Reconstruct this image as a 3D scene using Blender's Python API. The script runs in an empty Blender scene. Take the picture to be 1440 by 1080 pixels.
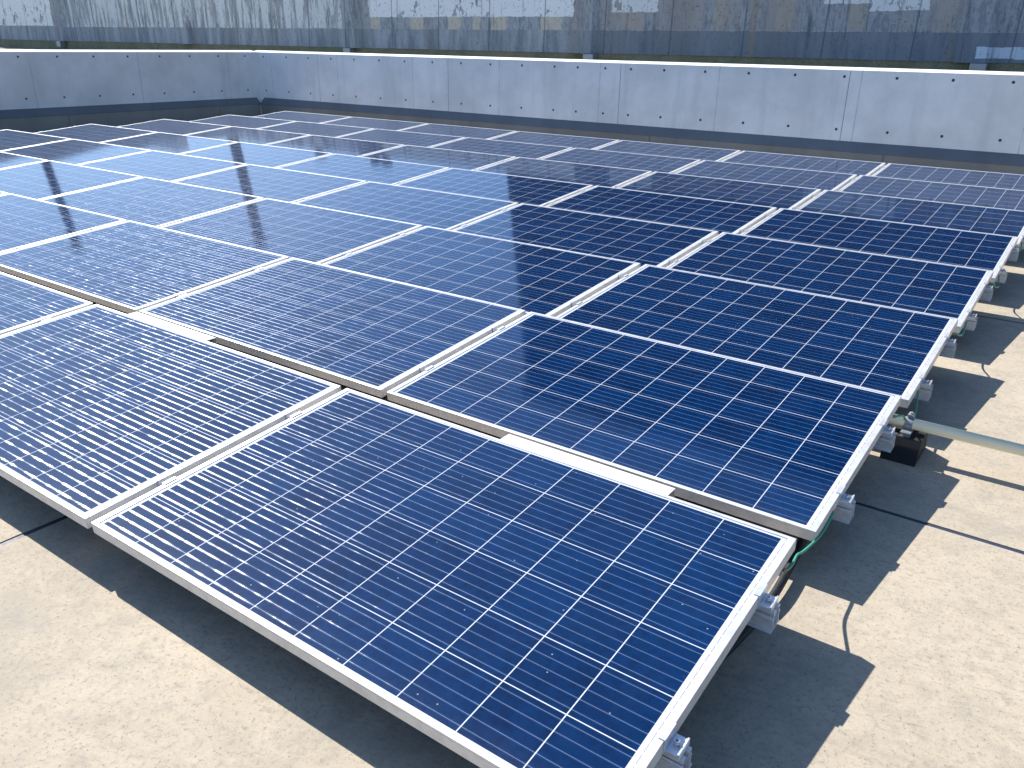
import bpy, bmesh, math, random
from mathutils import Vector, Matrix
S = bpy.context.scene
C = S.collection
R = math.radians
random.seed(7)

# ------------------------------------------------------------------ camera
cam_d = bpy.data.cameras.new('camera'); cam = bpy.data.objects.new('camera', cam_d); C.objects.link(cam)
cam_d.sensor_width = 36; cam_d.lens = 1165.85 / 1440 * 36
cam_d.clip_start = 0.02; cam_d.clip_end = 2000
yaw, pit, rol = 0.6171, -0.3906, 0.0166
f = Vector((-math.sin(yaw) * math.cos(pit), math.cos(yaw) * math.cos(pit), math.sin(pit)))
r0 = Vector((math.cos(yaw), math.sin(yaw), 0)); u0 = r0.cross(f)
rt = math.cos(rol) * r0 + math.sin(rol) * u0; up = -math.sin(rol) * r0 + math.cos(rol) * u0
FZ = 0.152                                             # height of the panels' front edge above the floor
M = Matrix((rt, up, -f)).transposed().to_4x4(); M.translation = (0.4564, -0.9446, 1.2591 + FZ)
cam.matrix_world = M
S.camera = cam
# ------------------------------------------------------------------ sky, sun, exposure
SUN = Vector((-1.077, 0.2875, 1.0)).normalized()
w = bpy.data.worlds.new('World'); S.world = w; w.use_nodes = True
nt = w.node_tree; bg = nt.nodes['Background']
sky = nt.nodes.new('ShaderNodeTexSky'); sky.sky_type = 'NISHITA'; sky.sun_disc = False
sky.sun_elevation = math.asin(SUN.z); sky.sun_rotation = math.atan2(SUN.x, SUN.y)
sky.air_density = 1.0; sky.dust_density = 0.7; sky.ozone_density = 3.5
wb = nt.nodes.new('ShaderNodeMix'); wb.data_type = 'RGBA'; wb.blend_type = 'MULTIPLY'; wb.inputs[0].default_value = 1.0
wb.inputs[7].default_value = (0.83, 0.97, 1.10, 1.0)                   # camera white balance: cool shade under a warm sun
nt.links.new(sky.outputs[0], wb.inputs[6]); nt.links.new(wb.outputs[2], bg.inputs[0]); bg.inputs[1].default_value = 0.102
sd = bpy.data.lights.new('sun', 'SUN'); sd.energy = 5.0; sd.angle = R(0.53); sd.color = (1.0, 0.978, 0.935)
sun = bpy.data.objects.new('sun', sd); C.objects.link(sun)
sun.rotation_euler = (-SUN).to_track_quat('-Z', 'Y').to_euler(); sun.location = (-20, 6, 20)
S.view_settings.view_transform = 'Standard'; S.view_settings.look = 'None'
S.view_settings.exposure = 0.80; S.view_settings.gamma = 1.0; S.view_settings.use_curve_mapping = False

# ------------------------------------------------------------------ node helper
class G:
    def __init__(s, name):
        s.mat = bpy.data.materials.new(name); s.mat.use_nodes = True
        s.t = s.mat.node_tree; s.t.nodes.clear()
        s.out = s.t.nodes.new('ShaderNodeOutputMaterial')
    def n(s, ty, **k):
        x = s.t.nodes.new(ty)
        for a, b in k.items(): setattr(x, a, b)
        return x
    def put(s, sock, v):
        if isinstance(v, bpy.types.NodeSocket): s.t.links.new(v, sock)
        elif v is not None:
            if sock.type == 'RGBA' and len(v) == 3: v = (*v, 1)
            sock.default_value = v
    def m(s, op, a, b=None, c=None, clamp=False):
        x = s.n('ShaderNodeMath', operation=op, use_clamp=clamp)
        s.put(x.inputs[0], a); s.put(x.inputs[1], b); s.put(x.inputs[2], c)
        return x.outputs[0]
    def add(s, a, b): return s.m('ADD', a, b)
    def sub(s, a, b): return s.m('SUBTRACT', a, b)
    def mul(s, a, b): return s.m('MULTIPLY', a, b)
    def gt(s, a, b): return s.m('GREATER_THAN', a, b)
    def lt(s, a, b): return s.m('LESS_THAN', a, b)
    def mx(s, a, b): return s.m('MAXIMUM', a, b)
    def between(s, x, a, b): return s.mul(s.gt(x, a), s.lt(x, b))
    def rng(s, x, a, b, c=0., d=1., smooth=True):
        k = s.n('ShaderNodeMapRange', interpolation_type='SMOOTHSTEP' if smooth else 'LINEAR', clamp=True)
        s.put(k.inputs[0], x)
        for i, v in enumerate((a, b, c, d)): s.put(k.inputs[i + 1], v)
        return k.outputs[0]
    def coord(s, which='Object'):
        return s.n('ShaderNodeTexCoord').outputs[which]
    def sep(s, v):
        k = s.n('ShaderNodeSeparateXYZ'); s.put(k.inputs[0], v); return k.outputs[:]
    def comb(s, x=0., y=0., z=0.):
        k = s.n('ShaderNodeCombineXYZ'); s.put(k.inputs[0], x); s.put(k.inputs[1], y); s.put(k.inputs[2], z); return k.outputs[0]
    def scale(s, v, xyz):
        k = s.n('ShaderNodeVectorMath', operation='MULTIPLY'); s.put(k.inputs[0], v); k.inputs[1].default_value = xyz; return k.outputs[0]
    def noise(s, v, sc, det=4., ro=.55, dist=0.):
        k = s.n('ShaderNodeTexNoise'); s.put(k.inputs['Vector'], v)
        k.inputs['Scale'].default_value = sc; k.inputs['Detail'].default_value = det
        k.inputs['Roughness'].default_value = ro; k.inputs['Distortion'].default_value = dist
        return k.outputs['Fac']
    def white(s, v):
        k = s.n('ShaderNodeTexWhiteNoise', noise_dimensions='3D'); s.put(k.inputs['Vector'], v); return k.outputs['Value']
    def voro(s, v, sc, out='Color'):
        k = s.n('ShaderNodeTexVoronoi'); s.put(k.inputs['Vector'], v); k.inputs['Scale'].default_value = sc; return k.outputs[out]
    def mix(s, fac, a, b, mode='MIX'):
        k = s.n('ShaderNodeMix', data_type='RGBA', blend_type=mode)
        s.put(k.inputs[0], fac); s.put(k.inputs[6], a); s.put(k.inputs[7], b); return k.outputs[2]
    def ramp(s, fac, stops):
        k = s.n('ShaderNodeValToRGB'); s.put(k.inputs[0], fac); e = k.color_ramp.elements
        while len(e) < len(stops): e.new(0.5)
        for i, (p, c) in enumerate(stops): e[i].position = p; e[i].color = (*c, 1)
        return k.outputs[0]
    def bump(s, h, strength=.3, dist=.01):
        k = s.n('ShaderNodeBump'); s.put(k.inputs['Height'], h); k.inputs['Strength'].default_value = strength; k.inputs['Distance'].default_value = dist
        return k.outputs[0]
    def bsdf(s, color, rough=.6, metal=0., **k):
        b = s.n('ShaderNodeBsdfPrincipled'); s.put(b.inputs['Base Color'], color); s.put(b.inputs['Roughness'], rough); s.put(b.inputs['Metallic'], metal)
        for a, v in k.items(): s.put(b.inputs[a.replace('_', ' ')], v)
        return b
    def done(s, sh):
        s.t.links.new(sh if isinstance(sh, bpy.types.NodeSocket) else sh.outputs[0], s.out.inputs[0]); return s.mat

def simple(name, col, rough=.5, metal=0., vary=.08, sc=30.):
    g = G(name); o = g.coord()
    nz = g.noise(o, sc, 4)
    c = g.mix(g.rng(nz, .3, .7), tuple(x * (1 - vary) for x in col), tuple(min(1, x * (1 + vary)) for x in col))
    return g.done(g.bsdf(c, g.rng(nz, .2, .8, rough * .85, min(1, rough * 1.15)), metal))

# ------------------------------------------------------------------ panel dimensions
TH = 0.085; PL = 1.65; PS = 0.9864; PITCH = 1.1715; CP = 1.682
ROWY = [0, .0152, .0169, -.0089, -.0132, -.0185, .0061, .0123]
FH = 0.035; FS = 0.019; FL = 0.0110
CELL = .156; CG = .0026; CPI = CELL + CG
MX = (PL - 10 * CPI + CG) / 2; MY = (PS - 6 * CPI + CG) / 2

def cell_material():
    g = G('solar_cells')
    uv = g.coord('UV'); u, v, _ = g.sep(uv)
    rnd = g.n('ShaderNodeObjectInfo').outputs['Random']
    def grid(x, m0, tot):
        s_ = g.m('DIVIDE', g.sub(x, m0), CPI); fl = g.m('FLOOR', s_); fr = g.mul(g.sub(s_, fl), CPI)
        gap = g.mx(g.gt(fr, CELL), g.mx(g.lt(x, m0), g.gt(x, tot - m0)))
        return fl, fr, gap
    cu, fu, gu = grid(u, MX, PL); cv, fv, gv = grid(v, MY, PS)
    gap = g.mx(gu, gv)
    bs = g.m('DIVIDE', fv, CELL / 5); bk = g.m('FLOOR', bs)
    d = g.mul(g.m('ABSOLUTE', g.sub(g.sub(bs, bk), .5)), CELL / 5)
    inx = g.between(u, MX * .86, PL - MX * .86)
    core = g.mul(g.lt(d, .00042), inx)
    # dark multicrystalline silicon with its grains
    cell_r = g.white(g.comb(cu, cv, g.mul(rnd, 91.)))
    vv = g.comb(g.add(u, g.mul(rnd, 40.)), v, rnd)
    gr = g.n('ShaderNodeSeparateColor'); g.put(gr.inputs[0], g.voro(vv, 75.)); grain = gr.outputs[0]
    gr2 = g.n('ShaderNodeSeparateColor'); g.put(gr2.inputs[0], g.voro(vv, 24.)); grain2 = gr2.outputs[1]
    k = g.add(g.mul(grain, .35), g.add(g.mul(grain2, .3), g.mul(cell_r, .35)))
    col = g.mix(k, (.0001, .0088, .041), (.0002, .0225, .090))
    fing = g.m('FRACT', g.mul(fu, 1 / .0021))
    col = g.mix(g.mul(g.lt(fing, .05), .08), col, (.20, .30, .45))
    col = g.mix(core, col, (.22, .30, .44))
    # white backsheet between cells; the dashed dark line along the two short edges
    du = g.m('MINIMUM', u, g.sub(PL, u))
    dash = g.mul(g.between(du, FS + .0005, FS + .0026), g.lt(g.m('FRACT', g.m('DIVIDE', g.add(v, .006), CELL / 5)), .82))
    dv = g.m('MINIMUM', v, g.sub(PS, v))
    line = g.between(dv, FL + .0008, FL + .0022)
    white = g.mix(g.mx(dash, g.mul(line, .8)), (.56, .58, .63), (.17, .18, .24))
    col = g.mix(gap, col, white)
    # thin dust film, thicker towards the lower edge of each pane
    dn = g.noise(vv, 6., 5, .6); dn2 = g.noise(vv, 45., 3, .6)
    dust = g.mul(g.add(g.rng(dn, .40, .78, .0, .006), g.rng(v, .0, .09, .02, .0)), g.rng(dn2, .25, .7, .3, 1.))
    sc_ = g.n('ShaderNodeSeparateColor'); g.put(sc_.inputs[0], g.voro(vv, 26.)); gr_c = sc_.outputs[2]
    specks = g.mul(g.lt(g.voro(vv, 26., 'Distance'), .05), g.gt(gr_c, .80))
    col = g.mix(g.mx(dust, g.mul(specks, .5)), col, (.55, .54, .50))
    crough = g.add(.055, g.mul(dn, .030))
    base = g.bsdf(col, .55, 0., Coat_Weight=1., Coat_Roughness=crough, Coat_IOR=1.40)
    base.inputs['Specular IOR Level'].default_value = .0
    # tinned ribbons: round wires that flash in the sun wherever they lie square to it, a little wavy along their length
    key = g.comb(g.mul(u, 16.), g.mul(g.add(g.mul(cv, 5.), bk), 3.7), g.add(g.mul(rnd, 60.), g.mul(cu, 2.3)))
    wav = g.sub(g.noise(key, 1., 2, .5), .5)
    key2 = g.comb(g.mul(u, 140.), g.mul(g.add(g.mul(cv, 5.), bk), 5.1), g.mul(rnd, 60.))
    wav2 = g.sub(g.noise(key2, 1., 2, .6), .5)
    tilt = g.add(.05, g.add(g.mul(wav, .34), g.mul(wav2, .10)))
    nrm = g.n('ShaderNodeNewGeometry').outputs['Normal']
    va = g.n('ShaderNodeVectorMath', operation='ADD'); g.put(va.inputs[0], nrm); g.put(va.inputs[1], g.comb(tilt, 0., 0.))
    vn = g.n('ShaderNodeVectorMath', operation='NORMALIZE'); g.put(vn.inputs[0], va.outputs[0])
    tan = g.n('ShaderNodeTangent', direction_type='UV_MAP', uv_map='UVMap')
    rib = g.bsdf((.82, .86, .94), .275, 1., Anisotropic=.80, Anisotropic_Rotation=.25, Tangent=tan.outputs[0], Normal=vn.outputs[0],
                 Coat_Weight=1., Coat_Roughness=crough, Coat_IOR=1.40)
    edge = g.add(.0044, g.add(g.mul(wav2, .0026), g.mul(wav, .003)))
    halo = g.mul(g.rng(g.m('DIVIDE', d, edge), .25, 1.15, 1., 0.), inx)  # band wider than the wires, added to spread their sun glint like bloom
    fac = g.mx(g.mul(core, .34), g.mul(halo, .042))
    fac = g.mul(fac, g.sub(1., gu))
    ms = g.n('ShaderNodeMixShader'); g.put(ms.inputs[0], fac)
    g.t.links.new(base.outputs[0], ms.inputs[1]); g.t.links.new(rib.outputs[0], ms.inputs[2])
    return g.done(ms.outputs[0])

def concrete(name, col, streak=.25, sc=1., joint=None, rough=.85, grain=.1):
    g = G(name); o = g.coord(); x, y, z = g.sep(o)
    a = g.noise(o, 1.3 * sc, 6, .6); b = g.noise(o, 60., 4, .6); st = g.noise(g.comb(g.add(x, y), g.mul(y, .3), g.mul(z, .12)), 5.5 * sc, 5, .6)
    c = g.mix(g.rng(a, .3, .7), tuple(q * .88 for q in col), tuple(q * 1.1 for q in col))
    c = g.mix(g.rng(st, .48, .75, 0., streak), c, tuple(q * .62 for q in col))
    c = g.mix(g.rng(b, .55, .8, 0., grain * 3), c, tuple(q * .6 for q in col))
    pits = g.lt(g.voro(o, 24., 'Distance'), .09)
    c = g.mix(g.mul(pits, .35), c, tuple(q * .4 for q in col))
    if joint:                                                           # formwork board joints left in the cast face
        fr = g.m('ABSOLUTE', g.sub(g.m('FRACT', g.m('DIVIDE', g.sub(x if joint[2] == 'x' else y, joint[0]), joint[1])), .5))
        jl = g.gt(fr, .5 - .006 / joint[1])
        c = g.mix(g.mul(jl, g.rng(g.noise(o, 9., 3), .3, .6, .15, .6)), c, tuple(q * .5 for q in col))
    return g.done(g.bsdf(c, rough, 0., Normal=g.bump(b, .25, .006)))

def floor_material():
    g = G('cast_floor'); o = g.coord(); x, y, z = g.sep(o)
    big = g.noise(o, .9, 6, .62, .4); mid = g.noise(o, 7., 6, .65); fine = g.noise(o, 78., 6, .75); fine2 = g.noise(o, 320., 3, .6)
    brush = g.noise(g.comb(g.mul(g.add(x, g.mul(y, .25)), 9.), g.mul(g.sub(y, g.mul(x, .25)), 42.), 0.), 1., 5, .65)
    c = g.mix(g.rng(big, .3, .72), (.385, .316, .228), (.485, .405, .300))
    clump = g.noise(o, 26., 6, .72, .3)
    c = g.mix(g.rng(mid, .46, .74, 0., .6), c, (.285, .245, .19))
    c = g.mix(g.rng(clump, .49, .68, 0., .58), c, (.285, .25, .20))
    c = g.mix(g.rng(clump, .48, .32, 0., .22), c, (.53, .48, .40))
    c = g.mix(g.rng(brush, .56, .80, 0., .30), c, (.25, .222, .18))
    c = g.mix(g.rng(fine, .51, .68, 0., .8), c, (.20, .172, .13))
    c = g.mix(g.rng(fine2, .56, .72, 0., .6), c, (.57, .51, .42))
    spk = g.mul(g.lt(g.voro(o, 70., 'Distance'), .15), g.gt(g.voro(o, 70., 'Color'), .62))
    c = g.mix(g.mul(spk, .65), c, (.13, .112, .09))
    st = g.rng(g.noise(o, 1.5, 9, .74, .6), .47, .66, 0., .62)
    c = g.mix(st, c, (.285, .25, .20))
    scr = g.mul(g.rng(g.noise(o, 3.1, 3, .5), .5, .62), g.rng(g.noise(g.comb(g.mul(g.add(x, g.mul(y, .3)), 6.), g.mul(g.sub(y, g.mul(x, .3)), 60.), 3.), 1., 5, .7), .58, .68))
    c = g.mix(g.mul(scr, .55), c, (.15, .135, .115))
    h = g.add(g.mul(mid, .5), g.add(g.mul(fine, .6), g.mul(brush, .6)))
    return g.done(g.bsdf(c, .9, 0., Normal=g.bump(h, .5, .005)))

def old_wall_material():
    g = G('weathered_paint'); o = g.coord(); x, y, z = g.sep(o)
    n1 = g.sub(g.noise(o, 3.2, 6, .65), .5); n2 = g.sub(g.noise(o, 14., 5, .65), .5)
    xd = g.add(x, g.add(g.mul(n1, .16), g.mul(n2, .10))); zd = g.add(z, g.add(g.mul(n1, .05), g.mul(n2, .04)))
    lean = g.add(x, g.mul(z, .03))
    s1 = g.noise(g.comb(lean, 0., g.mul(z, .16)), 6., 6, .65); s2 = g.noise(g.comb(lean, 4., g.mul(z, .35)), 19., 5, .65); s3 = g.noise(g.comb(lean, 9., g.mul(z, .1)), 1.6, 3, .5)
    slate = (.24, .265, .315); gray = (.44, .455, .49); pale = (.86, .88, .91); tan = (.50, .42, .34); dark = (.10, .12, .15)
    c = g.ramp(g.add(g.mul(s1, .65), g.mul(s2, .35)), [(.30, dark), (.42, slate), (.50, gray), (.58, slate), (.66, gray), (.74, (.48, .52, .58))])
    c = g.mix(g.rng(s3, .52, .72, 0., .6), c, (.34, .30, .28))
    # blocky lighter and tan strips where boards were taken off
    cellx = g.m('FLOOR', g.m('DIVIDE', g.add(xd, 50.), .31)); wn = g.white(g.comb(cellx, 3., 1.)); wn2 = g.white(g.comb(cellx, 8., 2.))
    inner = g.between(g.m('FRACT', g.m('DIVIDE', g.add(xd, 50.), .31)), .06, g.rng(wn2, 0., 1., .55, .98))
    def zone(x0, x1, z0, z1): return g.mul(g.between(xd, x0, x1), g.between(zd, z0, z1))
    lefthalf = g.between(xd, -24.7, -13.5)
    flake = g.noise(g.comb(lean, 2., g.mul(z, .12)), 5.5, 7, .72, .0)
    wl = g.mul(g.mul(lefthalf, g.gt(zd, 1.63)), g.rng(flake, .46, .54, 0., .9))
    c = g.mix(wl, c, (.76, .77, .80))
    tl = g.mul(g.mul(lefthalf, g.gt(zd, 1.63)), g.rng(s2, .60, .66, 0., .7)); c = g.mix(tl, c, (.50, .43, .36))
    for (x0, x1) in [(-12.73, -12.45), (-11.65, -11.28), (-10.66, -10.35), (-10.05, -9.88), (-9.60, -9.28), (-8.52, -8.08)]:
        c = g.mix(g.mul(zone(x0, x1, 1.615, 1.85), g.rng(s2, .35, .62, .95, .55)), c, (.66, .58, .47))
    for (x0, x1) in [(-5.27, -5.06), (-4.26, -4.02), (-3.22, -2.96), (-6.9, -6.5), (-2.05, -1.8)]:
        c = g.mix(g.mul(zone(x0, x1, 1.645, 2.3), g.rng(s2, .38, .62, .9, .35)), c, (.50, .43, .36))
    warm = g.mul(g.mul(inner, g.gt(wn, .55)), zone(-7.3, -1.6, 1.645, 2.3)); c = g.mix(g.mul(warm, .4), c, (.46, .41, .38))
    peel = g.rng(g.add(g.noise(g.comb(x, 1., g.mul(z, .7)), 4.6, 6, .68), g.rng(z, 1.8, 2.1, .0, -.02)), .585, .61, 1., 0.)
    drip = g.rng(g.noise(g.comb(lean, 6., g.mul(z, .12)), 9., 4, .6), .62, .70, 0., .5)
    pcol = g.mix(drip, pale, (.56, .52, .48))
    for (x0, x1, z0, z1) in [(-60, -25.35, 1.655, 9), (-12.75, -7.78, 1.845, 9), (-7.1, -6.24, 1.905, 9), (-3.58, -2.93, 2.0, 9), (-2.92, -2.17, 1.90, 9)]:
        c = g.mix(g.mul(zone(x0, x1, z0, z1), peel), c, pcol)
    # grey base coat along the foot of the wall
    foot = g.lt(zd, 1.628); fc = g.mix(g.rng(s1, .35, .68), (.22, .245, .29), (.44, .47, .52)); fc = g.mix(g.rng(s3, .5, .7, 0., .6), fc, (.22, .22, .24))
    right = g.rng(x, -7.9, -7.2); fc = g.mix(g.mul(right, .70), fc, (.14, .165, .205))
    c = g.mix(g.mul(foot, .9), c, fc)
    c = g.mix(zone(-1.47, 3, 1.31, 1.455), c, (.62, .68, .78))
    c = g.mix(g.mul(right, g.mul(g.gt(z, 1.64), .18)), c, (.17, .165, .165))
    sheet = g.lt(g.m('FRACT', g.m('DIVIDE', g.add(g.add(x, g.mul(z, -.02)), 50.3), 1.23)), .02)
    c = g.mix(g.mul(sheet, .55), c, (.07, .08, .10))
    run = g.mul(g.rng(g.noise(g.comb(lean, 11., g.mul(z, .05)), 8., 4, .6), .58, .66), g.rng(g.noise(o, 2.2, 3), .42, .6))
    c = g.mix(g.mul(run, .55), c, (.085, .095, .12))
    run2 = g.mul(g.rng(g.noise(g.comb(lean, 17., g.mul(z, .05)), 6., 4, .6), .60, .68), g.rng(g.noise(g.scale(o, (1, 1, .3)), 1.7, 3), .45, .6))
    c = g.mix(g.mul(run2, .6), c, (.33, .25, .18))
    c = g.mix(g.mul(g.lt(g.noise(o, 26., 3), .36), .5), c, dark)
    return g.done(g.bsdf(c, .85, 0., Normal=g.bump(g.noise(o, 40., 5, .65), .3, .01)))

def frame_material():
    g = G('anodised_frame'); o = g.coord(); nz = g.noise(g.scale(o, (3, 3, 60)), 8., 4); n2 = g.noise(o, 25., 4)
    c = g.mix(g.rng(n2, .4, .75), (.70, .69, .675), (.60, .588, .572))
    return g.done(g.bsdf(c, g.rng(nz, .3, .7, .34, .46), .35))

MAT = dict(
    cells=cell_material(), frame=frame_material(), floor=floor_material(), old=old_wall_material(),
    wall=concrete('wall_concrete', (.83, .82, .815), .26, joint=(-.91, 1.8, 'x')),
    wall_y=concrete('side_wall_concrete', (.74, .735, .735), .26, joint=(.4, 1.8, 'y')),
    cope=simple('mortar_cap', (.74, .73, .71), .8, 0, .06, 9.),
    fillet=concrete('waterproof_coat', (.15, .16, .17), .2, grain=.05, rough=.7),
    curb=concrete('curb_concrete', (.27, .255, .225), .3),
    plug=simple('tie_plug', (.05, .055, .065), .8), seal=simple('sealant', (.34, .35, .37), .6),
    seam=simple('seam_filler', (.035, .04, .06), .6), seam_edge=simple('seam_edge', (.40, .40, .40), .8),
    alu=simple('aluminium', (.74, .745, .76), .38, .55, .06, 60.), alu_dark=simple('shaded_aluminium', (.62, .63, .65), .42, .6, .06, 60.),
    steel=simple('bolt_steel', (.62, .62, .64), .28, .9), rubber=simple('rubber', (.012, .012, .013), .75, 0, .25, 40.),
    pipe=simple('cream_pvc', (.88, .78, .55), .42, 0, .03, 12.), galv=simple('galvanised', (.36, .38, .40), .45, .6, .12, 50.),
    green=simple('green_insulation', (.05, .30, .20), .4), black=simple('black_sheath', (.012, .013, .016), .5),
    white=simple('white_coated_steel', (.72, .72, .70), .45, 0, .06, 14.), conc_foot=concrete('foot_block', (.30, .29, .27), .1),
    grass=None, dark=None, post=concrete('post_concrete', (.022, .024, .03), .2), copper=simple('copper_lug', (.50, .27, .16), .4, .8),
)
def grass_mat():
    g = G('mossy_ground'); o = g.coord(); a = g.noise(o, 2.4, 6, .65); b = g.noise(o, 38., 4, .7)
    c = g.mix(g.rng(a, .35, .65), (.34, .30, .20), (.24, .23, .135)); c = g.mix(g.rng(b, .45, .7, 0., .7), c, (.13, .12, .08))
    return g.done(g.bsdf(c, .95, 0., Normal=g.bump(b, .8, .03)))
MAT['grass'] = grass_mat()
def dark_mat():
    g = G('dark_cladding'); o = g.coord(); x, y, z = g.sep(o)
    st = g.noise(g.comb(x, 0., g.mul(z, .15)), 3., 5, .6)
    c = g.mix(g.rng(st, .35, .7), (.010, .013, .022), (.026, .027, .034))
    seam = g.lt(g.m('FRACT', g.m('DIVIDE', x, .6)), .04)
    return g.done(g.bsdf(g.mix(seam, c, (.006, .007, .01)), .7))
MAT['dark'] = dark_mat()

# ------------------------------------------------------------------ mesh helper
class MB:
    def __init__(s): s.bm = bmesh.new()
    def box(s, x0, x1, y0, y1, z0, z1, bev=0., mi=0):
        v = [s.bm.verts.new((x, y, z)) for x in (x0, x1) for y in (y0, y1) for z in (z0, z1)]
        fs = [s.bm.faces.new([v[i] for i in q]) for q in ((0, 1, 3, 2), (4, 6, 7, 5), (0, 4, 5, 1), (2, 3, 7, 6), (0, 2, 6, 4), (1, 5, 7, 3))]
        for q in fs: q.material_index = mi
        if bev:
            es = list({e for q in fs for e in q.edges})
            bmesh.ops.bevel(s.bm, geom=es, offset=bev, segments=2, affect='EDGES', profile=.6)
        return s
    def prism(s, poly, axis, a, b, mi=0):
        # poly: list of 2D points, extruded from a to b along axis ('x': poly is (y,z); 'y': (x,z))
        def P(t, q): return (t, q[0], q[1]) if axis == 'x' else ((q[0], t, q[1]) if axis == 'y' else (q[0], q[1], t))
        A = [s.bm.verts.new(P(a, q)) for q in poly]; B = [s.bm.verts.new(P(b, q)) for q in poly]; n = len(poly)
        fs = [s.bm.faces.new(A[::-1]), s.bm.faces.new(B)] + [s.bm.faces.new((A[i], A[(i + 1) % n], B[(i + 1) % n], B[i])) for i in range(n)]
        for q in fs: q.material_index = mi
        return s
    def cyl(s, c0, c1, r, seg=20, r1=None, mi=0, smooth=True):
        a, b = Vector(c0), Vector(c1); d = (b - a).normalized(); t = d.orthogonal().normalized(); k = d.cross(t); r1 = r if r1 is None else r1
        A = [s.bm.verts.new(a + r * (math.cos(i * 2 * math.pi / seg) * t + math.sin(i * 2 * math.pi / seg) * k)) for i in range(seg)]
        B = [s.bm.verts.new(b + r1 * (math.cos(i * 2 * math.pi / seg) * t + math.sin(i * 2 * math.pi / seg) * k)) for i in range(seg)]
        for i in range(seg):
            q = s.bm.faces.new((A[i], A[(i + 1) % seg], B[(i + 1) % seg], B[i])); q.smooth = smooth; q.material_index = mi
        for q in (s.bm.faces.new(A[::-1]), s.bm.faces.new(B)): q.material_index = mi
        return s
    def tube(s, pts, r, seg=10, sub=8):
        P = [Vector(q) for q in pts]; path = []
        for i in range(len(P) - 1):
            p0, p1, p2, p3 = P[max(i - 1, 0)], P[i], P[i + 1], P[min(i + 2, len(P) - 1)]
            for k in range(sub):
                t = k / sub
                path.append(.5 * ((2 * p1) + (p2 - p0) * t + (2 * p0 - 5 * p1 + 4 * p2 - p3) * t * t + (3 * p1 - p0 - 3 * p2 + p3) * t ** 3))
        path.append(P[-1]); rings = []
        t = None
        for i, q in enumerate(path):
            d = (path[min(i + 1, len(path) - 1)] - path[max(i - 1, 0)]).normalized()
            t = d.orthogonal().normalized() if t is None else (t - d * t.dot(d)).normalized()
            k = d.cross(t)
            rings.append([s.bm.verts.new(q + r * (math.cos(j * 2 * math.pi / seg) * t + math.sin(j * 2 * math.pi / seg) * k)) for j in range(seg)])
        for A, B in zip(rings, rings[1:]):
            for j in range(seg):
                q = s.bm.faces.new((A[j], A[(j + 1) % seg], B[(j + 1) % seg], B[j])); q.smooth = True
        s.bm.faces.new(rings[0][::-1]); s.bm.faces.new(rings[-1])
        return s
    def rotx(s, a, verts=None):
        bmesh.ops.rotate(s.bm, verts=s.bm.verts[:], cent=(0, 0, 0), matrix=Matrix.Rotation(a, 3, 'X')); return s
    def mesh(s, name, mats):
        bmesh.ops.recalc_face_normals(s.bm, faces=s.bm.faces[:])
        me = bpy.data.meshes.new(name); s.bm.to_mesh(me); s.bm.free()
        for m_ in (mats if isinstance(mats, (list, tuple)) else [mats]): me.materials.append(m_)
        return me
def obj(name, me, parent=None, loc=(0, 0, 0), rot=None):
    o = bpy.data.objects.new(name, me); C.objects.link(o); o.location = loc
    if rot: o.rotation_euler = rot
    if parent: o.parent = parent
    return o
def tag(o, label=None, cat=None, group=None, kind=None):
    for k, v in (('label', label), ('category', cat), ('group', group), ('kind', kind)):
        if v: o[k] = v
    return o

# ------------------------------------------------------------------ the roof floor, laid in bays with dark filled joints
XJ = [-23.0, -20, -17, -13.49, -11, -8, -5, -2.0, 3.2, 8, 14]; YJ = [-9.0, -6.16, -3.54, -.92 - 1.4, 1.71, 4.335, 6.96, 10.08]
mb = MB(); J = .012
for i in range(3, len(XJ) - 1):
    for j in range(len(YJ) - 1):
        a = -13.49 if i == 3 else XJ[i] + J; b = XJ[i + 1] - J
        c = YJ[j] + J; d = YJ[j + 1] - J if j < len(YJ) - 2 else 10.08
        mb.box(a, b, c, d, -.3, 0.)
fl = obj('floor', mb.mesh('floor', MAT['floor'])); tag(fl, kind='structure')
mb = MB(); mb2 = MB()
for x in XJ[4:-1]: mb.box(x - J, x + J, -9, 10.0, -.2, -.003)
for y in YJ[1:-1]:
    xs = [-13.4] + XJ[4:-1] + [14]
    for a, b in zip(xs, xs[1:]): mb.box(a + J + .001, b - J - .001, y - J + .0062, y + J, -.2, -.003); mb2.box(a + J + .001, b - J - .001, y - J, y - J + .006, -.2, -.002)
tag(obj('floor_joint_filler', mb.mesh('floor_joint_filler', MAT['seam'])), kind='structure')
tag(obj('floor_joint_edge', mb2.mesh('floor_joint_edge', MAT['seam_edge'])), kind='structure')
# lower ground round the building and mossy earth behind the parapet
mb = MB(); mb.box(-300, 300, -300, 300, -9.2, -9.0)
tag(obj('ground', mb.mesh('ground', MAT['grass'])), kind='structure')
bm = bmesh.new(); nx, ny = 150, 10
vs = [[bm.verts.new((-45 + i * .45, 10.32 + j * .42, 1.00 + .05 * random.random())) for j in range(ny)] for i in range(nx)]
for i in range(nx - 1):
    for j in range(ny - 1): bm.faces.new((vs[i][j], vs[i + 1][j], vs[i + 1][j + 1], vs[i][j + 1])).smooth = True
me = bpy.data.meshes.new('earth_bank'); bm.to_mesh(me); bm.free(); me.materials.append(MAT['grass'])
tag(obj('earth_bank', me), kind='structure')

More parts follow.
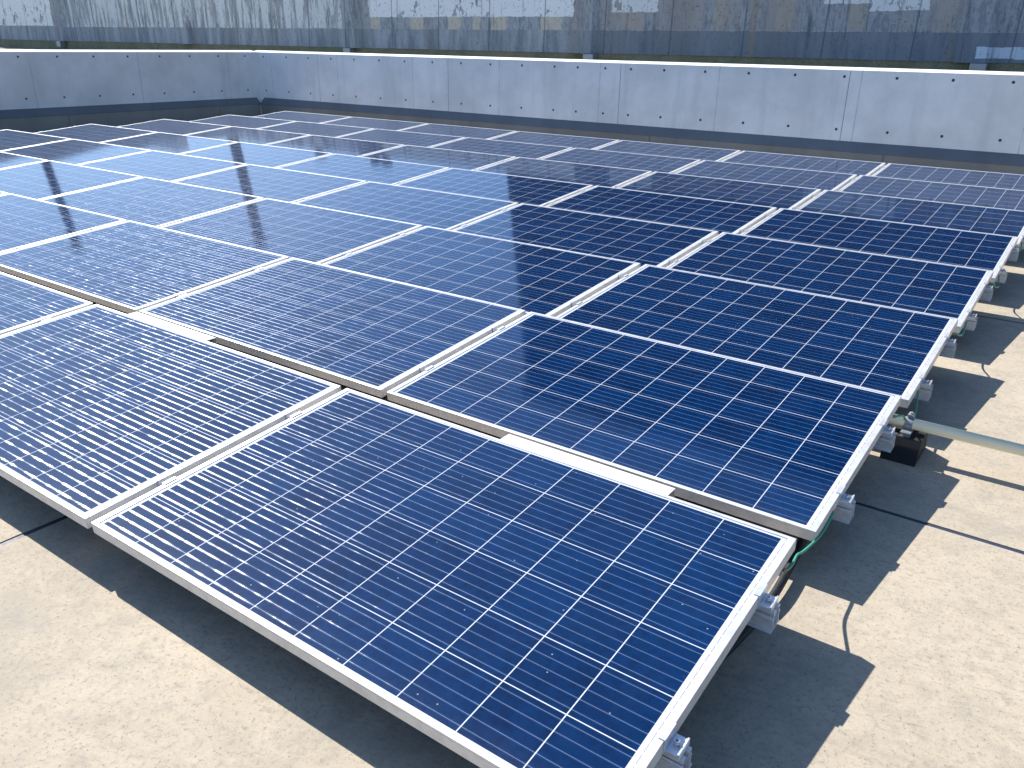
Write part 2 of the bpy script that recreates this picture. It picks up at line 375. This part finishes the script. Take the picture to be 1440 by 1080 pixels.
# ------------------------------------------------------------------ parapets
WT = 1.198; WB = .350; YW = 10.083; XW = -13.49
TIEX = [-.714 - .6 * k for k in range(7)] + [-4.91, -5.42, -5.83, -6.29, -6.69, -7.28, -7.88, -8.47, -9.07, -9.68, -10.27, -10.87, -11.456, -12.053, -12.656, -13.308] + [-.714 + .6 * k for k in range(1, 14)]
def wall_profile(): return [(0, WB - .18), (0, WT - .03), (.02, WT - .026), (.17, WT), (.18, WT - .004), (.18, WB - .18)]
def disc_plug(mb, p, axis):
    d = Vector((0, -1, 0)) if axis == 'y' else Vector((1, 0, 0))
    mb.cyl(Vector(p) - d * .01, Vector(p) + d * .002, .0165, 12, smooth=False)
back = obj('parapet_wall', None, loc=(-5, YW, 0))
tag(back, 'long pale grey concrete parapet along the back of the roof, dotted with dark tie holes', 'wall', 'concrete parapets')
mb = MB(); joints = [XW, -11.8, -8.74, -5.58, -2.45, .68, 3.8, 9]
for a, b in zip(joints, joints[1:]):
    poly = [(y, z) for y, z in wall_profile()]
    mb.prism(poly, 'x', a + (.005 if a != XW else -.2) + 5, b - .005 + 5)
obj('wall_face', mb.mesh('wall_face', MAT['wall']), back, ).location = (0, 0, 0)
mb = MB()
for a in joints[1:-1]: mb.box(a - .005 + 5, a + .005 + 5, .006, .17, WB - .15, WT - .035)
obj('joint_sealant', mb.mesh('joint_sealant', MAT['seal']), back)
mb = MB()
for x in TIEX:
    for z in (1.093, .482): disc_plug(mb, (x + 5, 0, z), 'y')
obj('tie_hole_row', mb.mesh('tie_hole_row', MAT['plug']), back)
mb = MB(); mb.prism([(-.002, WB), (-.105, WB - .108), (-.105, WB - .12), (-.002, WB - .12)], 'x', XW + .105 + 5, 9 + 5)
obj('fillet', mb.mesh('fillet', MAT['fillet']), back)
mb = MB(); xs = [XW + .1, -11.2, -8.2, -5.0, -1.89, 1.2, 4.3, 9]
for a, b in zip(xs, xs[1:]): mb.box(a + .004 + 5, b - .004 + 5, -.103, .17, .0, WB - .122)
mb.box(xs[0] + 5, 14, -.09, .16, .0, WB - .13)
obj('curb', mb.mesh('curb', MAT['curb']), back)

side = obj('parapet_wall', None, loc=(XW, 0, 0))
tag(side, 'shorter grey concrete parapet at the far left side, meeting the long back parapet', 'wall', 'concrete parapets')
poly = [(-.18, WB - .18), (-.18, WT - .004), (-.17, WT), (-.02, WT - .026), (0, WT - .03), (0, WB - .18)]
mb = MB()
yj = [-6, -2.0, 1.4, 4.6, YW]
mb.prism(poly, 'y', -6, YW)
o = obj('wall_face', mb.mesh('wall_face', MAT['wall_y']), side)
mb = MB()
for k in range(20):
    for z in (1.098, .495): disc_plug(mb, (0, 9.795 - .593 * k, z), 'x')
obj('tie_hole_row', mb.mesh('tie_hole_row', MAT['plug']), side)
mb = MB(); mb.prism([(.002, WB), (.105, WB - .108), (.105, WB - .12), (.002, WB - .12)], 'y', -6, YW - .1)
obj('fillet', mb.mesh('fillet', MAT['fillet']), side)
mb = MB(); ys = [-6, -2.8, .2, 3.2, 6.2, 9.05, YW - .1]
for a, b in zip(ys, ys[1:]): mb.box(-.17, .103, a + .004, b - .004, 0., WB - .122)
mb.box(-.16, .09, -6, YW - .1, 0., WB - .13)
obj('curb', mb.mesh('curb', MAT['curb']), side)

# ------------------------------------------------------------------ old stained wall behind the parapet
YB = 12.4
ow = obj('stained_wall', None, loc=(0, YB, 1.1)); off = Vector((0, -YB, -1.1))
tag(ow, 'old stained concrete wall with streaked peeling pale paint behind the back parapet', 'wall')
mb = MB(); mb.box(-60, 14, YB, YB + .35, 1.262, 2.42); mb.box(-60, -20.6, YB + .02, YB + .33, 2.42, 3.15)
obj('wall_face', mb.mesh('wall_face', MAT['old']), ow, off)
mb = MB(); mb.box(-60, 14, YB + .018, YB + .35, .80, 1.2615)
obj('mossy_footing', mb.mesh('mossy_footing', MAT['grass']), ow, off)
for k, x in enumerate([-36.2, -30.2, -24.92, -19.05, -13.27, -7.60, -1.50, 4.4, 10]):
    mb = MB(); w_ = .17 if k != 5 else .2
    mb.prism([(x - w_, YB - .10), (x + w_, YB - .10), (x + w_ + .06, YB - .002), (x - w_ - .06, YB - .002)], 'z', 1.255, 2.5)
    obj('pilaster', mb.mesh('pilaster', MAT['old']), ow, off)
for x in (-24.95, -13.3, -7.42, -1.40):
    mb = MB(); mb.box(x - .10, x + .10, YB - .16, YB - .0, 1.10, 1.25, .008)
    obj('bearing_block', mb.mesh('bearing_block', MAT['galv']), ow, off)
for (x, top, w_, which) in [(-29.8, 8.2, .11, 'tallest dark post behind the stained wall, mirrored as the long streak furthest left'), (-18.82, 6.2, .10, 'tall dark post behind the stained wall, mirrored as the second long streak from left'),
        (-13.62, 3.0, .06, 'short dark post behind the stained wall, left one of a close pair'), (-13.27, 3.0, .05, 'short dark post behind the stained wall, thinner right one of a close pair'), (-15.5, 3.0, .06, 'short dark post standing alone behind the stained wall')]:
    e = obj('concrete_post', None, loc=(x, YB + .55, 1.1))
    tag(e, which, 'post', 'posts beyond the stained wall')
    mb = MB(); mb.box(-w_, w_, -w_, w_, -.1, top - 1.1 - .25); obj('shaft', mb.mesh('shaft', MAT['post']), e)
    mb = MB(); mb.box(-w_ - .04, w_ + .04, -w_ - .04, w_ + .04, top - 1.1 - .25, top - 1.1, .02); obj('cap', mb.mesh('cap', MAT['post']), e)
db = obj('dark_building', None, loc=(4, 13.2, 1.1)); off = Vector((-4, -13.2, -1.1))
tag(db, 'tall dark clad building beyond the stained wall, mirrored in the panes on the right', 'building')
mb = MB(); mb.box(-9.9, 22, 13.0, 19, 1.0, 8.6); obj('wall', mb.mesh('wall', MAT['dark']), db, off)
mb = MB(); mb.box(-10.0, 22.1, 12.9, 19.1, 8.6, 8.85); obj('roof', mb.mesh('roof', MAT['dark']), db, off)

# ------------------------------------------------------------------ solar panels
def frame_mesh():
    mb = MB(); b = .0009
    # long bars full width, short bars butted between them; hollow frame: wall plus top flange
    def bar(x0, x1, y0, y1, side):
        mb.box(x0, x1, y0, y1, -.0065, 0., b)
    mb.box(-PL / 2, PL / 2, 0, .002, -FH, -.0066); mb.box(-PL / 2, PL / 2, 0, FL, -.0065, 0, b)
    mb.box(-PL / 2, PL / 2, PS - .002, PS, -FH, -.0066); mb.box(-PL / 2, PL / 2, PS - FL, PS, -.0065, 0, b)
    for sgn in (-1, 1):
        x0, x1 = (-PL / 2, -PL / 2 + FS) if sgn < 0 else (PL / 2 - FS, PL / 2)
        mb.box(x0, x1, FL + .0002, PS - FL - .0002, -.0065, 0, b)
        xa, xb = (-PL / 2, -PL / 2 + .002) if sgn < 0 else (PL / 2 - .002, PL / 2)
        mb.box(xa, xb, .0021, PS - .0021, -FH, -.0066)
        xa, xb = (-PL / 2 + .0021, -PL / 2 + .03) if sgn < 0 else (PL / 2 - .03, PL / 2 - .0021)
        mb.box(xa, xb, .03, PS - .03, -FH, -FH + .002)
    mb.box(-PL / 2 + .0021, PL / 2 - .0021, .0021, .029, -FH, -FH + .002); mb.box(-PL / 2 + .0021, PL / 2 - .0021, PS - .029, PS - .0021, -FH, -FH + .002)
    return mb.mesh('frame', MAT['frame'])
def cell_mesh():
    bm = bmesh.new(); z = -.0022; e = .004
    P = [(-PL / 2 + e, e), (PL / 2 - e, e), (PL / 2 - e, PS - e), (-PL / 2 + e, PS - e)]
    t = [bm.verts.new((x, y, z)) for x, y in P]; d = [bm.verts.new((x, y, z - .004)) for x, y in P]
    bm.faces.new(t); bm.faces.new(d[::-1])
    for i in range(4): bm.faces.new((t[i], d[i], d[(i + 1) % 4], t[(i + 1) % 4]))
    bmesh.ops.recalc_face_normals(bm, faces=bm.faces[:])
    uv = bm.loops.layers.uv.new('UVMap')
    for q in bm.faces:
        for l in q.loops: l[uv].uv = (l.vert.co.x + PL / 2, l.vert.co.y)
    me = bpy.data.meshes.new('cell_pane'); bm.to_mesh(me); bm.free(); me.materials.append(MAT['cells']); return me
def jbox_mesh():
    mb = MB(); mb.box(-.06, .06, PS - .16, PS - .06, -.030, -.0066, .003); return mb.mesh('junction_box', MAT['black'])
FM, CM, JM = frame_mesh(), cell_mesh(), jbox_mesh()
ORD = ['front', 'second', 'third', 'fourth', 'fifth', 'sixth', 'seventh', 'back']
COL = ['right end', 'second from the right end', 'third from the right end', 'fourth from the right end', 'third from the left end', 'second from the left end', 'left end']
NC = [4, 5, 6, 7, 7, 7, 7, 7]
SPECIAL = {(0, 0): 'nearest blue solar panel, sun streaks on its left half, right end of front row',
           (0, 1): 'blue solar panel covered in white sun streaks, beside the nearest panel in the front row',
           (0, 2): 'blue solar panel cut by the left edge of the photo in the front row',
           (7, 6): 'small far blue solar panel at the left tip of the back row, nearest wall corner'}
CT, ST = math.cos(TH), math.sin(TH)
for r in range(8):
    Y0 = r * PITCH + ROWY[r]
    for c in range(NC[r]):
        p = obj('solar_panel', None, loc=(-c * CP - PL / 2, Y0, FZ), rot=(TH, 0, 0))
        where = COL[c] if not (r < 3 and c > 3) else ['fifth from the right end', 'sixth from the right end'][c - 4]
        tone = 'dark blue' if c < 2 else ('blue' if c == 2 else 'pale sky-reflecting')
        if r > 5: tone = 'dark blue' if c < 3 else 'violet-blue'
        lab = SPECIAL.get((r, c)) or f'{tone} panel, {where} of the {ORD[r]} row{" from front" if 0 < r < 7 else ""}'
        tag(p, lab, 'solar panel', 'solar panels in tilted rows')
        obj('cell_pane', CM, p); obj('frame', FM, p); obj('junction_box', JM, p)

# ------------------------------------------------------------------ mounting rails with clamps and feet
VR = (.25, .745); XR0, XR1 = -11.80, .040
RT, RB = -FH - .0003, -FH - .058
def rail_mesh():
    mb = MB(); b = 0
    for s_ in (-1, 1):
        a, c = sorted((s_ * .020, s_ * .0172)); mb.box(XR0, XR1, a, c, RB + .0031, RT - .0135); mb.box(XR0, XR1, a, c, RT - .0085, RT - .0031)
        a, c = sorted((s_ * .020, s_ * .006)); mb.box(XR0, XR1, a, c, RT - .003, RT)
        a, c = sorted((s_ * .0201, s_ * .029)); mb.box(XR0, XR1, a, c, RB, RB + .003)
        a, c = sorted((s_ * .0202, s_ * .0235)); mb.box(XR0, XR1, a, c, RT - .024, RT - .020)
    mb.box(XR0, XR1, -.020, .020, RB, RB + .003)
    mb.box(XR0, XR1 - .004, -.0171, .0171, RT - .026, RT - .0235)
    return mb.rotx(TH).mesh('mounting_rail', MAT['alu'])
def end_clamp_mesh(sg=1):
    mb = MB()
    def X(a, b): return (a, b) if sg > 0 else (-b, -a)
    mb.box(*X(-.013, .0030), -.025, .025, .0006, .0030, .0005)
    mb.box(*X(.0006, .0030), -.025, .025, RT + .0005, .0004)
    mb.box(*X(.0031, .033), -.0245, .0245, RT + .0005, RT + .012, .0006)
    mb.box(*X(.029, .0331), -.0247, .0247, RT + .0122, RT + .0165, .0006)
    return mb.rotx(TH).mesh('end_clamp', MAT['alu'])
def bolt_mesh(sg=1):
    mb = MB(); x = .0165 * sg
    mb.cyl((x, 0, RT + .0121), (x, 0, RT + .0140), .0085, 20)
    seg = 24; bm = mb.bm; z0, z1 = RT + .0141, RT + .0235
    mb.cyl((x, 0, z0), (x, 0, z1 - .004), .0063, seg)
    ro = [bm.verts.new((x + .0063 * math.cos(i * math.tau / 24), .0063 * math.sin(i * math.tau / 24), z1 - .0039)) for i in range(24)]
    rt_ = [bm.verts.new((x + .0063 * math.cos(i * math.tau / 24), .0063 * math.sin(i * math.tau / 24), z1)) for i in range(24)]
    ri = [bm.verts.new((x + .0034 * math.cos(i * math.tau / 24), .0034 * math.sin(i * math.tau / 24), z1)) for i in range(24)]
    rd = [bm.verts.new((x + .0034 * math.cos(i * math.tau / 24), .0034 * math.sin(i * math.tau / 24), z1 - .005)) for i in range(24)]
    for i in range(24):
        j = (i + 1) % 24
        for A, B in ((ro, rt_), (rt_, ri), (ri, rd)): bm.faces.new((A[i], A[j], B[j], B[i]))
    bm.faces.new(rd)
    return mb.rotx(TH).mesh('bolt', MAT['steel'])
def mid_clamp_mesh():
    g2 = (CP - PL) / 2; mb = MB()
    mb.box(-g2 + .002, -g2 + .005, -.022, .022, RT + .0005, .0004); mb.box(g2 - .005, g2 - .002, -.022, .022, RT + .0005, .0004)
    mb.box(-g2 - .009, -g2 + .005, -.022, .022, .0006, .0036, .0006); mb.box(g2 - .005, g2 + .009, -.022, .022, .0006, .0036, .0006)
    mb.box(-g2 + .0051, g2 - .0051, -.022, .022, RT + .0005, RT + .006)
    mb.cyl((0, 0, RT + .0061), (0, 0, RT + .016), .0065, 16)
    return mb.rotx(TH).mesh('mid_clamp', MAT['alu_dark'])
RM, EC, ECL, BM_, BML, MC = rail_mesh(), end_clamp_mesh(), end_clamp_mesh(-1), bolt_mesh(), bolt_mesh(-1), mid_clamp_mesh()
for r in range(8):
    Y0 = r * PITCH + ROWY[r]
    for k, v in enumerate(VR):
        e = obj('mounting_rail', None, loc=(0, Y0 + v * CT, FZ + v * ST))
        row = f'{ORD[r]} row' + (' from the front' if 0 < r < 7 else '')
        tag(e, f'silver aluminium rail under the {"lower front" if k == 0 else "raised rear"} half of the {row}', 'mounting rail', 'mounting rails under the panels')
        obj('rail_profile', RM, e)
        ec = obj('end_clamp', EC, e); obj('bolt', BM_, ec)
        xl = -6 * CP - PL
        el = obj('end_clamp', ECL, e, (xl, 0, 0)); obj('bolt', BML, el)
        for c in range(6): obj('mid_clamp', MC, e, (-c * CP - PL - (CP - PL) / 2, 0, 0))
        zb = RB * CT + FZ + v * ST
        if ('foot', k) not in globals():
            mb = MB(); mb.prism([(-.075, -zb), (.075, -zb), (.05, -.012), (-.05, -.012)], 'x', -.06, .06); mb.box(-.045, .045, -.03, .03, -.0119, -.0005 - .0028)
            globals()[('foot', k)] = mb.mesh('foot', MAT['rubber'])
        for i in range(8): obj('foot', globals()[('foot', k)], e, (-.40 - 1.55 * i, 0, zb - (FZ + v * ST)))

# ------------------------------------------------------------------ white cover plates in the first gap
for (x0, x1, lab) in [(-1.0, -.392, 'white metal cover plate in the gap behind the nearest panel, the nearer of two'),
                      (-3.19, -2.583, 'white metal cover plate in the first gap further left, the farther of two')]:
    e = obj('cover_plate', None, loc=((x0 + x1) / 2, 1.07, 0)); tag(e, lab, 'cover plate', 'white cover plates in the first gap')
    h = (x1 - x0) / 2; z = FZ + .046
    mb = MB(); mb.box(-h, h, -.075, .026, z - .0022, z, .0006); mb.box(-h, h, -.075, -.0728, z - .032, z - .0023); mb.box(-h, h, .0238, .026, z - .032, z - .0023)
    obj('lid', mb.mesh('lid', MAT['white']), e)
    for s_ in (-1, 1):
        mb = MB(); mb.box(s_ * (h - .06) - .02, s_ * (h - .06) + .02, -.03, .02, .004, z - .0025); mb.box(s_ * (h - .06) - .035, s_ * (h - .06) + .035, -.05, .036, 0, .004)
        obj('bracket', mb.mesh('bracket', MAT['galv']), e)

# ------------------------------------------------------------------ cream conduit on its rubber block
YP, ZP, RP = 2.205, FZ - .028, .0205
mb = MB(); mb.cyl((-9, YP, ZP), (.72, YP, ZP), RP, 32); mb.cyl((.7201, YP, ZP), (.80, YP, ZP), RP + .004, 32); mb.cyl((.8001, YP, ZP), (6, YP, ZP), RP, 32)
pp = obj('conduit_pipe', mb.mesh('conduit_pipe', MAT['pipe'])); tag(pp, 'long cream plastic conduit running out from under the panels to the right', 'pipe')
def pipe_support(x, label):
    e = obj('pipe_support', None, loc=(x, YP, 0)); tag(e, label, 'pipe support', 'blocks carrying the conduit')
    top = ZP - RP - .016
    mb = MB(); mb.prism([(-.10, 0), (.10, 0), (.060, top), (-.060, top)], 'x', -.062, .060); obj('block', mb.mesh('block', MAT['rubber']), e)
    mb = MB(); mb.box(-.017, .017, -.056, .056, top, top + .0025); mb.box(-.0165, .0165, -.050, -.047, top + .0026, top + .014); mb.box(-.0165, .0165, .047, .050, top + .0026, top + .014); mb.box(-.0175, .0175, -.056, .056, top + .0141, top + .0158)
    obj('channel', mb.mesh('channel', MAT['galv']), e)
    mb = MB(); bm = mb.bm; n = 20; ang = [-.25 * math.pi + i * 1.5 * math.pi / n for i in range(n + 1)]
    ri, ro = RP + .0006, RP + .0034; prev = None
    for a in ang:
        ring = [bm.verts.new((xx, rr * math.cos(a), ZP + rr * math.sin(a))) for xx, rr in ((-.014, ri), (.014, ri), (.014, ro), (-.014, ro))]
        if prev:
            for i in range(4): bm.faces.new((prev[i], prev[(i + 1) % 4], ring[(i + 1) % 4], ring[i]))
        else: bm.faces.new(ring)
        prev = ring
    bm.faces.new(prev[::-1])
    for s_ in (-1, 1): mb.box(-.014, .014, *sorted((s_ * .0175, s_ * .0145)), top + .016, ZP - RP * .75)
    mb.box(-.010, .010, -.012, .012, ZP + ro + .0002, ZP + ro + .013, .002); mb.cyl((0, 0, ZP + ro + .0131), (0, 0, ZP + ro + .020), .006, 12)
    obj('saddle_clamp', mb.mesh('saddle_clamp', MAT['galv']), e)
pipe_support(.040, 'black rubber block with a steel saddle holding the cream conduit beside the second row')
pipe_support(2.6, 'second black rubber block further right along the cream conduit, outside the view')

# ------------------------------------------------------------------ green earth wires between the rows, black hose
def wire(pts, label, lug=True):
    mb = MB(); mb.tube(pts, .0038, 8, 8)
    e = obj('earth_wire', mb.mesh('earth_wire', MAT['green'])); tag(e, label, 'wire', 'green earth wires between the rows')
    mb = MB()
    for q in (pts[0], pts[-1]): mb.cyl((q[0] - .006, q[1], q[2]), (q[0] + .002, q[1], q[2]), .0055, 10)
    obj('lug', mb.mesh('lug', MAT['copper']), e)
NAMES = ['nearest green earth wire hanging from the front panel corner to the second row', 'green earth wire hanging above the cream conduit between second and third rows',
         'green earth wire in the right end gap between third and fourth rows', 'green earth wire in the right end gap between fourth and fifth rows',
         'green earth wire in the right end gap between fifth and sixth rows']
for r in range(5):
    ya = r * PITCH + ROWY[r] + PS * CT; yb = (r + 1) * PITCH + ROWY[r + 1]; za = FZ + PS * ST - .024; zb = FZ - .016
    sw = (0, .012, -.008, .010, -.004)[r]
    k = (0, .030, .012, .026, .016)[r]; q = (0, -.03, -.012, -.02, -.015)[r]
    wire([(.003, ya - .07, .178), (.006 + k * .5, ya - .03, .172), (-.006 + k, ya + .06, .150 + q), (-.004 + k, ya + .11, .135 + q), (.002 + k, yb - .01, .125 + q), (.004 + k * .6, yb + .07, .119 + q * .5), (.0035, yb + .17, .134)], NAMES[r])
mb = MB(); mb.tube([(-.16, 1.75, .012), (-.10, 1.5, .014), (-.062, 1.33, .034), (-.048, 1.175, .034), (-.040, 1.01, .028), (-.05, .85, .0125), (-.10, .6, .012), (-.3, .4, .012)], .0125, 14, 8)
hz = obj('cable_hose', mb.mesh('cable_hose', MAT['black'])); tag(hz, 'black cable hose slipping under the right edge of the nearest panel', 'cable')
